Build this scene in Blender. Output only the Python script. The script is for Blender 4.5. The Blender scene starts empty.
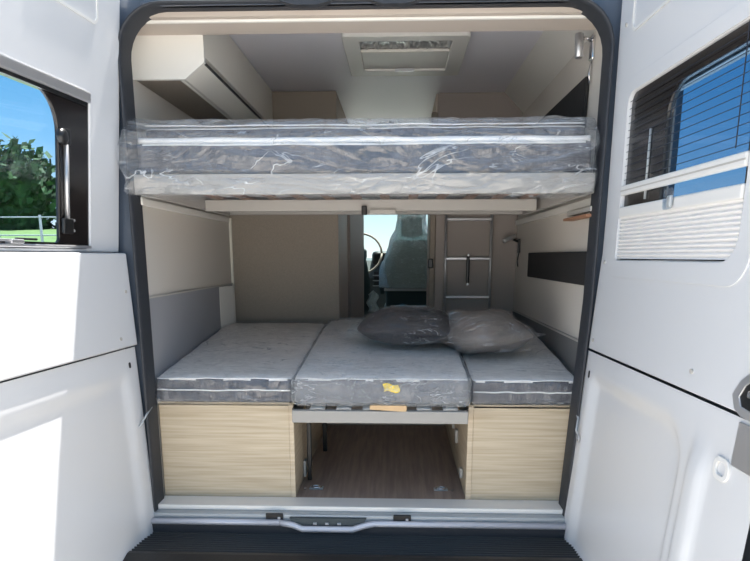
import bpy, bmesh, math, random
from mathutils import Vector, Matrix, noise
random.seed(4)
SC = bpy.context.scene
COL = SC.collection
R = math.radians

# ------------------------------------------------------------------ camera
F_PX, CX, CY, HZ, VPX = 640.0, 375.0, 397.0, 256.0, 398.0
PITCH = math.atan((CY - HZ) / F_PX)
YAW = math.atan((VPX - CX) / (F_PX / math.cos(PITCH)))
cam_d = bpy.data.cameras.new('camera')
cam = bpy.data.objects.new('camera', cam_d); COL.objects.link(cam)
cam.location = (0.11, -2.25, 1.44)
cam.rotation_euler = (math.pi/2 - PITCH, 0, YAW)
cam_d.sensor_width = 36; cam_d.lens = F_PX/750*36
cam_d.shift_y = (CY - 280.5)/750
cam_d.clip_start = .02; cam_d.clip_end = 300
SC.camera = cam

# ------------------------------------------------------------------ sky, sun, exposure
SUN_AZ, SUN_EL = R(25), R(69.4)          # azimuth from the van's nose (+Y) towards +X
wd = bpy.data.worlds.new('sky'); SC.world = wd; wd.use_nodes = True
nt = wd.node_tree; nt.nodes.clear()
out = nt.nodes.new('ShaderNodeOutputWorld'); bg = nt.nodes.new('ShaderNodeBackground')
tc = nt.nodes.new('ShaderNodeTexCoord'); sp = nt.nodes.new('ShaderNodeSeparateXYZ')
cr = nt.nodes.new('ShaderNodeValToRGB')
nt.links.new(tc.outputs['Generated'], sp.inputs[0]); nt.links.new(sp.outputs['Z'], cr.inputs[0])
nt.links.new(cr.outputs[0], bg.inputs[0]); nt.links.new(bg.outputs[0], out.inputs[0])
el = cr.color_ramp.elements
el[0].position = 0.0; el[0].color = (.98, 1.0, .97, 1)
el[1].position = 1.0; el[1].color = (.62, .74, .92, 1)
for p, c in ((.07, (.62, .80, .90, 1)), (.15, (.28, .57, .82, 1)), (.22, (.17, .46, .74, 1)), (.32, (.12, .37, .70, 1)), (.55, (.40, .57, .86, 1))):
    e = el.new(p); e.color = c
bg.inputs[1].default_value = 1.0
sd = bpy.data.lights.new('sun', 'SUN'); sun = bpy.data.objects.new('sun', sd); COL.objects.link(sun)
sd.energy = 13.0; sd.angle = R(.6); sd.color = (1, .96, .9)
sdir = Vector((math.sin(SUN_AZ)*math.cos(SUN_EL), math.cos(SUN_AZ)*math.cos(SUN_EL), math.sin(SUN_EL)))
sun.rotation_euler = (-sdir).to_track_quat('-Z', 'Y').to_euler()
sun.location = (2, 3, 9)
SC.view_settings.view_transform = 'Standard'; SC.view_settings.look = 'None'
SC.view_settings.gamma = 1; SC.view_settings.use_curve_mapping = False
SC.view_settings.exposure = 0.42

# ------------------------------------------------------------------ materials
def srgb(r, g, b):
    f = lambda v: (v/255/12.92 if v/255 <= .04045 else ((v/255+.055)/1.055)**2.4)
    return (f(r), f(g), f(b), 1)
def mat(name, rgb, rough=.5, metal=0, bump=0, scale=40, vary=0, stretch=(1, 1, 1), rgb2=None, coat=0, spec=.5, detail=4):
    m = bpy.data.materials.new(name); m.use_nodes = True
    n = m.node_tree; b = n.nodes['Principled BSDF']
    b.inputs['Base Color'].default_value = srgb(*rgb)
    b.inputs['Roughness'].default_value = rough; b.inputs['Metallic'].default_value = metal
    b.inputs['Coat Weight'].default_value = coat; b.inputs['Specular IOR Level'].default_value = spec
    if bump or vary or rgb2:
        t = n.nodes.new('ShaderNodeTexCoord'); mp = n.nodes.new('ShaderNodeMapping'); mp.inputs['Scale'].default_value = stretch
        nz = n.nodes.new('ShaderNodeTexNoise'); nz.inputs['Scale'].default_value = scale; nz.inputs['Detail'].default_value = detail
        n.links.new(t.outputs['Object'], mp.inputs[0]); n.links.new(mp.outputs[0], nz.inputs['Vector'])
        if bump:
            bp = n.nodes.new('ShaderNodeBump'); bp.inputs['Strength'].default_value = bump; bp.inputs['Distance'].default_value = .01
            n.links.new(nz.outputs[0], bp.inputs['Height']); n.links.new(bp.outputs[0], b.inputs['Normal'])
        if vary or rgb2:
            c2 = rgb2 or tuple(max(0, v*(1-vary)) for v in rgb)
            r = n.nodes.new('ShaderNodeValToRGB'); r.color_ramp.elements[0].position = .35; r.color_ramp.elements[1].position = .65
            r.color_ramp.elements[0].color = srgb(*c2); r.color_ramp.elements[1].color = srgb(*rgb)
            n.links.new(nz.outputs[0], r.inputs[0]); n.links.new(r.outputs[0], b.inputs['Base Color'])
    return m
def mat_plastic(name, tint=(1, 1, 1), haze=.1, scale=14, bump=.8, gloss=.22, rough=.12, crease_glint=.55, milk=(.85, .88, .9)):
    """thin crinkled clear film: mostly see-through, a share of glossy and a little milky haze"""
    m = bpy.data.materials.new(name); m.use_nodes = True; n = m.node_tree; n.nodes.clear(); L = n.links.new
    o = n.nodes.new('ShaderNodeOutputMaterial'); tr = n.nodes.new('ShaderNodeBsdfTransparent'); gl = n.nodes.new('ShaderNodeBsdfGlossy')
    df = n.nodes.new('ShaderNodeBsdfDiffuse'); a = n.nodes.new('ShaderNodeMixShader'); b = n.nodes.new('ShaderNodeMixShader')
    tr.inputs[0].default_value = (*tint, 1); gl.inputs['Roughness'].default_value = rough; gl.inputs[0].default_value = (.95, .97, 1, 1)
    df.inputs[0].default_value = (*milk, 1)
    t = n.nodes.new('ShaderNodeTexCoord'); mp = n.nodes.new('ShaderNodeMapping'); mp.inputs['Scale'].default_value = (.6, 1.2, 1.6)
    nz = n.nodes.new('ShaderNodeTexNoise'); nz.inputs['Scale'].default_value = scale; nz.inputs['Detail'].default_value = 5; nz.inputs['Distortion'].default_value = 1.6
    bp = n.nodes.new('ShaderNodeBump'); bp.inputs['Strength'].default_value = bump; bp.inputs['Distance'].default_value = .03
    L(t.outputs['Object'], mp.inputs[0]); L(mp.outputs[0], nz.inputs['Vector']); s1 = n.nodes.new('ShaderNodeMath'); s1.operation = 'SUBTRACT'; s1.inputs[1].default_value = .5
    s2 = n.nodes.new('ShaderNodeMath'); s2.operation = 'ABSOLUTE'; s3 = n.nodes.new('ShaderNodeMath'); s3.operation = 'POWER'; s3.inputs[1].default_value = .6
    L(nz.outputs[0], s1.inputs[0]); L(s1.outputs[0], s2.inputs[0]); L(s2.outputs[0], s3.inputs[0]); L(s3.outputs[0], bp.inputs['Height'])
    L(bp.outputs[0], gl.inputs['Normal']); 
    lw = n.nodes.new('ShaderNodeLayerWeight'); lw.inputs[0].default_value = .45; L(bp.outputs[0], lw.inputs['Normal'])
    mr = n.nodes.new('ShaderNodeMapRange'); mr.inputs['To Min'].default_value = gloss*.35; mr.inputs['To Max'].default_value = gloss*2.4; mr.clamp = True
    L(lw.outputs['Facing'], mr.inputs['Value'])
    # stretched second noise: creases whitened to paint in narrow highlight streaks
    mp2 = n.nodes.new('ShaderNodeMapping'); mp2.inputs['Scale'].default_value = (.45, 1.0, 1.3); mp2.inputs['Rotation'].default_value = (.3, .5, .6)
    n2 = n.nodes.new('ShaderNodeTexNoise'); n2.inputs['Scale'].default_value = scale*1.1; n2.inputs['Detail'].default_value = 3; n2.inputs['Distortion'].default_value = 2.2
    L(t.outputs['Object'], mp2.inputs[0]); L(mp2.outputs[0], n2.inputs['Vector'])
    q1 = n.nodes.new('ShaderNodeMath'); q1.operation = 'SUBTRACT'; q1.inputs[1].default_value = .5; q2 = n.nodes.new('ShaderNodeMath'); q2.operation = 'ABSOLUTE'
    L(n2.outputs[0], q1.inputs[0]); L(q1.outputs[0], q2.inputs[0])
    cz = n.nodes.new('ShaderNodeMapRange'); cz.inputs['From Min'].default_value = 0; cz.inputs['From Max'].default_value = .016
    cz.inputs['To Min'].default_value = crease_glint; cz.inputs['To Max'].default_value = 0
    L(q2.outputs[0], cz.inputs['Value'])
    # painted highlight streaks come and go
    md = n.nodes.new('ShaderNodeMapRange'); md.inputs['From Min'].default_value = .42; md.inputs['From Max'].default_value = .62
    L(nz.outputs[0], md.inputs['Value']); mu = n.nodes.new('ShaderNodeMath'); mu.operation = 'MULTIPLY'; L(cz.outputs[0], mu.inputs[0]); L(md.outputs[0], mu.inputs[1])
    hz = n.nodes.new('ShaderNodeMath'); hz.operation = 'ADD'; hz.inputs[1].default_value = haze; hz.use_clamp = True
    L(mu.outputs[0], hz.inputs[0])
    tl = n.nodes.new('ShaderNodeBsdfTranslucent'); tl.inputs[0].default_value = (.95, .97, 1, 1); dt = n.nodes.new('ShaderNodeMixShader')
    L(df.outputs[0], dt.inputs[1]); L(tl.outputs[0], dt.inputs[2])
    L(hz.outputs[0], a.inputs[0]); L(tr.outputs[0], a.inputs[1]); L(dt.outputs[0], a.inputs[2])
    L(mr.outputs[0], b.inputs[0]); L(a.outputs[0], b.inputs[1]); L(gl.outputs[0], b.inputs[2]); L(b.outputs[0], o.inputs[0])
    return m
def mat_glass(name, tint=(.9, .95, 1), gloss=.05):
    m = bpy.data.materials.new(name); m.use_nodes = True; n = m.node_tree; n.nodes.clear(); L = n.links.new
    o = n.nodes.new('ShaderNodeOutputMaterial'); tr = n.nodes.new('ShaderNodeBsdfTransparent'); gl = n.nodes.new('ShaderNodeBsdfGlossy')
    a = n.nodes.new('ShaderNodeMixShader'); tr.inputs[0].default_value = (*tint, 1); gl.inputs['Roughness'].default_value = .02
    a.inputs[0].default_value = gloss; L(tr.outputs[0], a.inputs[1]); L(gl.outputs[0], a.inputs[2]); L(a.outputs[0], o.inputs[0])
    return m
M = dict(
    white=mat('white_paint', (207, 208, 210), .32, coat=.3, spec=.5),
    white_r=mat('white_moulding', (216, 215, 212), .42),
    slate=mat('slate_jamb_paint', (72, 82, 96), .35, coat=.4),
    body=mat('grey_body_paint', (60, 64, 70), .3, coat=.6),
    rubber=mat('black_rubber', (44, 47, 53), .6, bump=.1, scale=200),
    black=mat('black_plastic', (20, 21, 23), .35),
    blackglass=mat('black_window_print', (24, 20, 20), .25),
    silver=mat('silver_metal', (190, 190, 192), .32, metal=.7),
    chrome=mat('chrome', (220, 220, 222), .15, metal=1),
    alu=mat('brushed_aluminium_sill', (232, 228, 222), .45, metal=.1, bump=.05, scale=60, stretch=(.1, 1, 1)),
    sillpaint=mat('silver_sill_paint', (200, 200, 208), .3, metal=.2, coat=.4),
    cream=mat('cream_laminate', (226, 222, 212), .55),
    creamlight=mat('pale_cream_laminate', (222, 219, 212), .5),
    header=mat('header_fabric', (186, 175, 164), .8, bump=.05, scale=150),
    ceil=mat('ceiling_lining', (238, 236, 242), .5, bump=.04, scale=120),
    wall=mat('wall_lining', (204, 198, 189), .75, bump=.05, scale=120),
    walllow=mat('lower_wall_lining', (146, 147, 151), .7, bump=.05, scale=120),
    walldark=mat('grey_lower_wall', (112, 111, 110), .8, bump=.08, scale=160),
    taupe=mat('taupe_cabinet_laminate', (150, 139, 126), .6, bump=.05, scale=300, vary=.08),
    taupe2=mat('dark_taupe_panel', (160, 150, 143), .55, bump=.04, scale=200),
    brown=mat('brown_door_panel', (196, 182, 172), .5),
    blackcloth=mat('black_pocket_fabric', (34, 33, 33), .9, bump=.3, scale=250),
    wood=mat('pale_ash_wood', (202, 187, 162), .6, rgb2=(180, 162, 135), scale=9, stretch=(.35, .35, 11), detail=6, bump=.03),
    woodside=mat('pale_ash_side', (206, 190, 165), .55, rgb2=(186, 167, 140), scale=9, stretch=(.35, .35, 11), detail=6),
    floor=mat('brown_wood_floor', (168, 148, 134), .45, rgb2=(142, 124, 114), scale=7, stretch=(9, .5, 1), detail=6),
    frame=mat('pale_frame_lacquer', (180, 177, 172), .45),
    slat=mat('grey_slat', (176, 172, 166), .45),
    board=mat('bunk_front_board', (150, 147, 142), .5),
    slatwood=mat('brown_wood_slat', (150, 110, 84), .6),
    card=mat('cardboard', (205, 172, 130), .8),
    fabric=mat('dark_grey_mattress_border', (86, 86, 91), .85, bump=.5, scale=22, rgb2=(66, 66, 72), stretch=(1.6, 1, .5)),
    quilt=mat('light_mattress_cover', (238, 235, 230), .85, bump=.25, scale=18, vary=.06),
    quiltdark=mat('grey_mattress_top', (140, 138, 140), .85, bump=.4, scale=18),
    piping=mat('white_piping', (225, 225, 225), .5),
    navy=mat('dark_pillow_cloth', (36, 36, 42), .85, bump=.4, scale=20),
    greige=mat('taupe_pillow_cloth', (122, 114, 108), .85, bump=.4, scale=18),
    yellow=mat('yellow_label', (235, 205, 40), .6, vary=.15, scale=60),
    seat=mat('dark_seat_fabric', (62, 80, 82), .8, bump=.2, scale=80),
    dash=mat('dashboard_plastic', (70, 78, 80), .6),
    bumper=mat('black_bumper', (36, 35, 35), .38, bump=.1, scale=80),
    pleat=mat('pleated_white_blind', (232, 230, 228), .6),
    screen=mat('dark_flyscreen_thread', (28, 36, 52), .7),
    grass=mat('grass', (96, 122, 62), .9, rgb2=(78, 104, 48), scale=3),
    gravel=mat('pale_concrete', (216, 210, 202), .9, rgb2=(200, 194, 187), scale=2),
    leaf=mat('tree_leaves', (52, 92, 40), .8, rgb2=(28, 58, 26), scale=2.5),
    bark=mat('bark', (92, 76, 60), .9),
    steel=mat('galvanised_steel', (178, 182, 184), .5, metal=.4),
    film=mat_plastic('clear_plastic_film', haze=.04, scale=8, gloss=.14, rough=.08),
    film2=mat_plastic('clear_film_loose', haze=.07, scale=4.5, bump=1.0, gloss=.18, rough=.07, crease_glint=.7),
    filmflat=mat_plastic('clear_film_smooth', haze=.04, scale=6, bump=.7, gloss=.13, rough=.12, crease_glint=.45),
    filmdark=mat_plastic('clear_bag_on_dark_pillow', haze=.015, scale=10, bump=1.0, gloss=.11, rough=.08, crease_glint=.85),
    filmmid=mat_plastic('crumpled_film', haze=.26, scale=11, bump=1.0, gloss=.14, rough=.1, crease_glint=.6),
    seatfilm=mat_plastic('milky_seat_film', tint=(.62, .84, .83), milk=(.55, .80, .80), haze=.68, scale=16, bump=.8, gloss=.2),
    glass=mat_glass('window_acrylic', (.86, .93, 1.0), .05),
    glassd=mat_glass('tinted_window_acrylic', (.42, .56, .70), .04),
    clear=mat_glass('windscreen_glass', (.9, .97, .95), .05),
)

# ------------------------------------------------------------------ helpers
def wloc(o):
    v = Vector((0, 0, 0))
    while o: v += o.location; o = o.parent
    return v
def link_mesh(name, me, m, parent=None, smooth=False):
    o = bpy.data.objects.new(name, me); COL.objects.link(o)
    if not isinstance(m, (list, tuple)): m = [m]
    if not me.materials:
        for x in m: me.materials.append(M[x] if isinstance(x, str) else x)
    if parent:
        o.parent = parent; off = wloc(parent); me.transform(Matrix.Translation(-off))
    if smooth: me.polygons.foreach_set('use_smooth', [True]*len(me.polygons))
    return o
def obj(name, bm, m, parent=None, smooth=False):
    bmesh.ops.recalc_face_normals(bm, faces=bm.faces[:])
    me = bpy.data.meshes.new(name); bm.to_mesh(me); bm.free()
    return link_mesh(name, me, m, parent, smooth)
def thing(name, label, cat, loc=(0, 0, 0), group=None):
    o = bpy.data.objects.new(name, None); COL.objects.link(o); o.location = loc; o.empty_display_size = .1
    o['label'] = label; o['category'] = cat
    if group: o['group'] = group
    return o
def tag(o, label, cat, group=None, kind=None):
    o['label'] = label; o['category'] = cat
    if group: o['group'] = group
    if kind: o['kind'] = kind
    return o
def struct(name, bm, m, label=None, cat=None, parent=None, **k):
    o = obj(name, bm, m, parent, **k)
    if not parent:
        o['kind'] = 'structure'
        if label: o['label'] = label; o['category'] = cat
    return o
def B(): return bmesh.new()
def box(bm, x0, x1, y0, y1, z0, z1, bev=0, seg=2, mi=0):
    r = bmesh.ops.create_cube(bm, size=1)
    vs = r['verts']
    for v in vs:
        v.co = Vector(((x0+x1)/2 + v.co.x*(x1-x0), (y0+y1)/2 + v.co.y*(y1-y0), (z0+z1)/2 + v.co.z*(z1-z0)))
    fs = set(f for v in vs for f in v.link_faces)
    for f in fs: f.material_index = mi
    if bev:
        es = set(e for v in vs for e in v.link_edges)
        bmesh.ops.bevel(bm, geom=list(es), offset=bev, segments=seg, profile=.5, affect='EDGES')
    return bm
def bx(*a, **k): return box(B(), *a, **k)
def prism(bm, pts, axis, a, b):
    """pts 2-D; extruded along axis ('x','y','z') from a to b"""
    def P(p, t): return {'x': (t, p[0], p[1]), 'y': (p[0], t, p[1]), 'z': (p[0], p[1], t)}[axis]
    A = [bm.verts.new(P(p, a)) for p in pts]; C = [bm.verts.new(P(p, b)) for p in pts]
    bm.faces.new(A); bm.faces.new(C[::-1])
    for i in range(len(pts)):
        j = (i+1) % len(pts); bm.faces.new((A[i], C[i], C[j], A[j]))
    return bm
def tube(bm, pts, r, n=8, caps=True):
    pts = [Vector(p) for p in pts]; rings = []; up = None
    for i, p in enumerate(pts):
        d = ((pts[i+1] if i < len(pts)-1 else p) - (pts[i-1] if i else p)).normalized()
        if up is None: up = d.orthogonal().normalized()
        s = d.cross(up)
        if s.length < 1e-5: up = d.orthogonal(); s = d.cross(up)
        s.normalize(); up = s.cross(d).normalized()
        rr = r[i] if isinstance(r, (list, tuple)) else r
        rings.append([bm.verts.new(p + (s*math.cos(2*math.pi*k/n) + up*math.sin(2*math.pi*k/n))*rr) for k in range(n)])
    for a, b in zip(rings, rings[1:]):
        for k in range(n): bm.faces.new((a[k], a[(k+1) % n], b[(k+1) % n], b[k]))
    if caps: bm.faces.new(rings[0][::-1]); bm.faces.new(rings[-1])
    return bm
def rrect(x0, x1, y0, y1, r, n=6):
    """rounded rectangle outline, r = (bl, br, tr, tl) or number"""
    if not isinstance(r, (tuple, list)): r = (r,)*4
    out = []
    for (cx, cy, a0, rr) in ((x0+r[0], y0+r[0], 180, r[0]), (x1-r[1], y0+r[1], 270, r[1]), (x1-r[2], y1-r[2], 0, r[2]), (x0+r[3], y1-r[3], 90, r[3])):
        if rr <= 0: out.append((cx, cy)); continue
        for k in range(n+1):
            a = R(a0 + 90*k/n); out.append((cx+rr*math.cos(a), cy+rr*math.sin(a)))
    return out
def plate_bm(outline, holes, t, bev=0):
    """flat plate in local xy with holes, thickness t (z from 0 to t)"""
    cu = bpy.data.curves.new('tmp', 'CURVE'); cu.dimensions = '2D'; cu.fill_mode = 'BOTH'
    cu.extrude = t/2 - bev; cu.bevel_depth = bev; cu.bevel_resolution = 1; cu.offset = -bev
    for pts in [outline]+list(holes):
        s = cu.splines.new('POLY'); s.points.add(len(pts)-1); s.use_cyclic_u = True
        for p, q in zip(s.points, pts): p.co = (q[0], q[1], 0, 1)
    o = bpy.data.objects.new('tmp', cu); me = bpy.data.meshes.new_from_object(o)
    bm = B(); bm.from_mesh(me)
    bmesh.ops.remove_doubles(bm, verts=bm.verts[:], dist=1e-5)
    for v in bm.verts: v.co.z += t/2
    bpy.data.objects.remove(o); bpy.data.curves.remove(cu); bpy.data.meshes.remove(me)
    return bm
def xf(bm, fn):
    for v in bm.verts: v.co = Vector(fn(*v.co))
    return bm
def grid_bm(fn, nu, nv):
    bm = B(); g = [[bm.verts.new(fn(i/nu, j/nv)) for j in range(nv+1)] for i in range(nu+1)]
    for i in range(nu):
        for j in range(nv): bm.faces.new((g[i][j], g[i+1][j], g[i+1][j+1], g[i][j+1]))
    return bm
def nz(x, y, z, s=1.0): return noise.noise(Vector((x*s, y*s, z*s)))
def softbox(x0, x1, y0, y1, z0, z1, r=.03, nx=40, ny=24, nzz=6, disp=None):
    """closed rounded box with a dense grid (for mattresses and film)"""
    bm = B(); idx = {}
    def V(i, j, k):
        if (i, j, k) in idx: return idx[i, j, k]
        p = Vector((x0+(x1-x0)*i/nx, y0+(y1-y0)*j/ny, z0+(z1-z0)*k/nzz))
        c = Vector((min(max(p.x, x0+r), x1-r), min(max(p.y, y0+r), y1-r), min(max(p.z, z0+r), z1-r)))
        d = p-c
        if d.length > 1e-9:
            m = max(abs(d.x), abs(d.y), abs(d.z)); p = c + d.normalized()*min(m, r)
        if disp: p = p + Vector(disp(p))
        idx[i, j, k] = bm.verts.new(p); return idx[i, j, k]
    for i in range(nx):
        for j in range(ny):
            bm.faces.new((V(i, j, 0), V(i, j+1, 0), V(i+1, j+1, 0), V(i+1, j, 0)))
            bm.faces.new((V(i, j, nzz), V(i+1, j, nzz), V(i+1, j+1, nzz), V(i, j+1, nzz)))
        for k in range(nzz):
            bm.faces.new((V(i, 0, k), V(i+1, 0, k), V(i+1, 0, k+1), V(i, 0, k+1)))
            bm.faces.new((V(i, ny, k), V(i, ny, k+1), V(i+1, ny, k+1), V(i+1, ny, k)))
    for j in range(ny):
        for k in range(nzz):
            bm.faces.new((V(0, j, k), V(0, j, k+1), V(0, j+1, k+1), V(0, j+1, k)))
            bm.faces.new((V(nx, j, k), V(nx, j+1, k), V(nx, j+1, k+1), V(nx, j, k+1)))
    return bm

def sm(x, a, b):
    t = min(1, max(0, (x-a)/(b-a))); return t*t*(3-2*t)
# ================================================================== the ground and surroundings
struct('ground', grid_bm(lambda u, v: (-60+120*u, -40+100*v, 0), 4, 4), 'gravel')
g = grid_bm(lambda u, v: (-60+54*u, 8+40*v, .02+1.75*sm(v, .02, .12)+.9*sm(v, .15, .5)), 20, 20)
struct('grass_bank', g, 'grass', smooth=True)

# ================================================================== interior shell
FZ, CZ = .515, 2.325
XL, XR = -.805, .80
struct('floor', bx(-.95, .95, .06, 4.3, FZ-.05, FZ), 'floor')
struct('ceiling', bx(-.95, .95, .18, 3.0, CZ, CZ+.04), 'ceil')
for nm, x, s in (('wall_left', XL, -1), ('wall_right', XR, 1)):
    if s < 0: o = struct(nm, prism(B(), [(XL, FZ), (XL, 1.66), (XL-.04, 1.72), (XL-.04, CZ), (XL-.07, CZ), (XL-.07, FZ)], 'y', .06, 3.0), 'wall')
    else: o = struct(nm, bx(x, x+.04, .06, 3.0, FZ, CZ), 'wall')
    lo = obj('lower_panel', bx(min(x, x-s*.006), max(x, x-s*.006), .06, 1.3 if s < 0 else 1.6, .9, 1.29 if s < 0 else 1.125), 'walllow' if s < 0 else 'walldark', o)
    obj('seam_trim', bx(min(x, x-s*.009), max(x, x-s*.009), .06, 1.3 if s < 0 else 1.6, *( (1.288, 1.295) if s < 0 else (1.122, 1.130))), 'slat', o)
prism_cove = prism(B(), [(XR, 2.215), (XR-.11, CZ), (XR, CZ)], 'y', .18, 1.6)
struct('trim_1', prism_cove, 'creamlight')
struct('trim_2', bx(XL, XL+.018, .06, 1.25, 1.615, 1.64, bev=.003), 'creamlight')
struct('trim_3', bx(XR-.018, XR, .06, 1.58, 1.612, 1.640, bev=.003), 'creamlight')
# rounded pale corner moulding where lower left wall meets the wardrobe
struct('trim_4', prism(B(), [(XL, 1.02), (XL+.008, 1.02), (XL+.04, 1.17), (XL+.04, 1.19), (XL, 1.19)], 'z', .9, 1.285), 'creamlight')
# header above the opening, with a ledge
hd = bx(-.84, .80, .085, .2, 2.2, CZ-.002); box(hd, -.82, .80, .049, .088, 2.207, CZ-.002)
struct('trim_5', hd, 'header')
struct('trim_6', bx(-.80, .79, .068, .082, 2.197, 2.206, bev=.002), 'creamlight')
# end wall above the cab
struct('trim_7', prism(B(), [(3.0, CZ), (3.47, 2.10), (3.47, 2.14), (3.0, CZ+.04)], 'x', -.95, .95), 'ceil')

# ------------------------------------------------------------------ the van body
vb = thing('camper_van', 'grey camper van rear body framing the opening between two open rear doors', 'van', (0, 0, 0))
def ring_pts(bl, br, tl, tr, zt, zb, r):
    pts = [(bl, zb), (br, zb)]
    n = 8
    for k in range(n+1):
        a = R(90*k/n); pts.append((tr-r+r*math.cos(a), zt-r+r*math.sin(a)))
    for k in range(n+1):
        a = R(90+90*k/n); pts.append((tl+r+r*math.cos(a), zt-r+r*math.sin(a)))
    return pts
inner = ring_pts(-.793, .728, -.793, .776, 2.222, .50, .14)
inner = inner[:2]+[(.768, 1.29)]+inner[2:]
mid = ring_pts(-.808, .744, -.808, .791, 2.236, .50, .15); mid = mid[:2]+[(.783, 1.29)]+mid[2:]
outer = ring_pts(-1.0, 1.0, -.97, .97, 2.31, .50, .12)
def to_y(y0): return lambda x, y, z: (x, y0+z, y)
obj('rear_frame', xf(plate_bm(outer, [mid], .035), to_y(.012)), 'slate', vb)
gsk = B()
nI = len(inner)
def ringloft(bm, secs, closed=False):
    rows = [[bm.verts.new(p) for p in s] for s in secs]
    m = len(rows[0])
    for a, b in zip(rows, rows[1:]):
        for i in range(m if closed else m-1):
            j = (i+1) % m; bm.faces.new((a[i], a[j], b[j], b[i]))
def lerp(a, b, t): return (a[0]+(b[0]-a[0])*t, a[1]+(b[1]-a[1])*t)
# order the ring so it starts at bottom-right and ends bottom-left (open at the sill)
ia, ma = inner[1:]+inner[:1], mid[1:]+mid[:1]
secs = []
for t, y in ((0, .07), (0, .0), (.12, -.018), (.45, -.026), (.75, -.018), (1, .0), (1.0, .05)):
    secs.append([(lerp(a, b, t)[0], y, lerp(a, b, t)[1]) for a, b in zip(ia, ma)])
ringloft(gsk, secs)
obj('weather_seal', gsk, 'rubber', vb, smooth=True)
for s, nm in ((-1, 'side'), (1, 'side')):
    obj('side_panel', prism(B(), [(s*1.02, .38), (s*1.04, 1.2), (s*.97, 2.42), (s*.93, 2.42), (s*.99, 1.2), (s*.98, .38)], 'y', .03, 3.05), 'body', vb)
obj('roof', prism(B(), [(-.98, 2.35), (-.9, 2.405), (.9, 2.405), (.98, 2.35), (.98, 2.345), (-.98, 2.345)], 'y', .045, 3.2), 'body', vb)
obj('rear_frame_lamp_pillar', prism(B(), [(.86, .02), (1.03, .02), (1.04, .3), (.9, .3)], 'z', .45, 2.35), 'body', vb)
obj('rear_frame_lamp_pillar', prism(B(), [(-.86, .02), (-1.03, .02), (-1.04, .3), (-.9, .3)], 'z', .45, 2.35), 'body', vb)
obj('door_gutter', bx(-.72, .70, -.012, .02, 2.222, 2.252, bev=.006), 'slate', vb)
# latch receivers hanging from the top seal
for x0, x1 in ((-.22, -.15), (.06, .13)):
    obj('upper_striker', prism(B(), [(x0-.12, 2.24), (x0-.04, 2.222), (x0, 2.212), (x1, 2.212), (x1+.04, 2.222), (x1+.12, 2.24)], 'y', -.03, .0), 'rubber', vb)
# sill: aluminium threshold, painted step, recessed latch tray, strikers
obj('threshold_strip', bx(-.80, .76, .005, .10, .500, .519, bev=.003), 'alu', vb)
obj('step_channel', bx(-.80, .75, -.03, .01, .462, .500, bev=.004), 'steel', vb)
rp = B()
tube(rp, [(-.82, -.045, .474), (-.32, -.045, .474)], .012, 10); 
tube(rp, [(-.32, -.045, .474), (-.27, -.052, .468), (-.235, -.056, .455), (-.05, -.056, .455), (-.01, -.052, .468), (.03, -.045, .474), (.76, -.045, .474)], .012, 10)
obj('rounded_sill_lip', rp, 'sillpaint', vb, smooth=True)
obj('sill_face', bx(-.84, .80, -.05, -.03, .36, .466), 'rubber', vb)
tr = prism(B(), [(-.265, .452), (-.02, .452), (.0, .492), (-.285, .492)], 'y', -.044, -.028)
tray = obj('latch_tray', tr, 'dash', vb)
for x in (-.19, -.145, -.10): obj('screw', bx(x-.007, x+.007, -.05, -.043, .468, .477, bev=.002), 'silver', tray)
for x in (-.375, .10):
    st = obj('striker_plate', bx(x, x+.065, -.037, -.028, .474, .506, bev=.003), 'black', vb)
    obj('bolt', bx(x+.045, x+.056, -.042, -.036, .484, .494, bev=.002), 'silver', st)
# side jamb return, visible between seal and door
for s in (-1, 1):
    obj('jamb_return', bx(min(s*.885, s*.91), max(s*.885, s*.91), -.02, .02, .46, 2.2, bev=.005), 'slate', vb)

# bumper
bp = thing('rear_bumper', 'black ribbed plastic rear bumper step below the sill', 'bumper', (0, -.15, 0))
prof = [(-.04, .40), (-.04, .432)]
y = -.055
for k in range(9):
    prof += [(y, .432), (y-.004, .422), (y-.010, .422), (y-.0135, .432)]; y -= .0175
prof += [(-.225, .432), (-.27, .420), (-.31, .385), (-.325, .30), (-.31, .22), (-.28, .22), (-.28, .36), (-.1, .40)]
obj('ribbed_step', prism(B(), prof, 'x', -.98, .98), 'bumper', bp)
for s in (-1, 1):
    obj('corner', softbox(min(s*.98, s*1.08), max(s*.98, s*1.08), -.30, .02, .22, .42, r=.03, nx=4, ny=8, nzz=4), 'bumper', bp, smooth=True)

# ================================================================== doors
class Door:
    def __init__(s, x0, k, side, lean):
        L = math.hypot(k, 1); s.o = Vector((x0, -.02, 0)); s.e = Vector((k/L, -1/L, 0))
        s.n = Vector((1/L, k/L, 0)) if side == 'L' else Vector((-1/L, -k/L, 0)); s.lean = lean
    def __call__(s, a, z, h):
        """a along the door from the hinge, z height, h towards the inner face"""
        return s.o + s.e*a + s.n*(h+s.lean(z)) + Vector((0, 0, z))
    def plate(s, outline, holes, h0, h1, bev=0):
        b = plate_bm(outline, holes, abs(h1-h0), bev)
        for zc in (1.4515, 1.6):
            bmesh.ops.bisect_plane(b, geom=b.verts[:]+b.edges[:]+b.faces[:], plane_co=(0, zc, 0), plane_no=(0, 1, 0))
        return xf(b, lambda x, y, z: s(x, y, min(h0, h1)+z))
    def box(s, a0, a1, z0, z1, h0, h1, bev=0):
        return xf(bx(a0, a1, z0, z1, h0, h1, bev=bev), lambda x, y, z: s(x, y, z))
DW, DWR = .97, 1.04
# ---- left door: window part tips inwards towards its top
DL = Door(-.83, -.104, 'L', lambda z: (1.45-z)*.048 if z < 1.451 else (z-1.452)*.097-.008)
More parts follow.
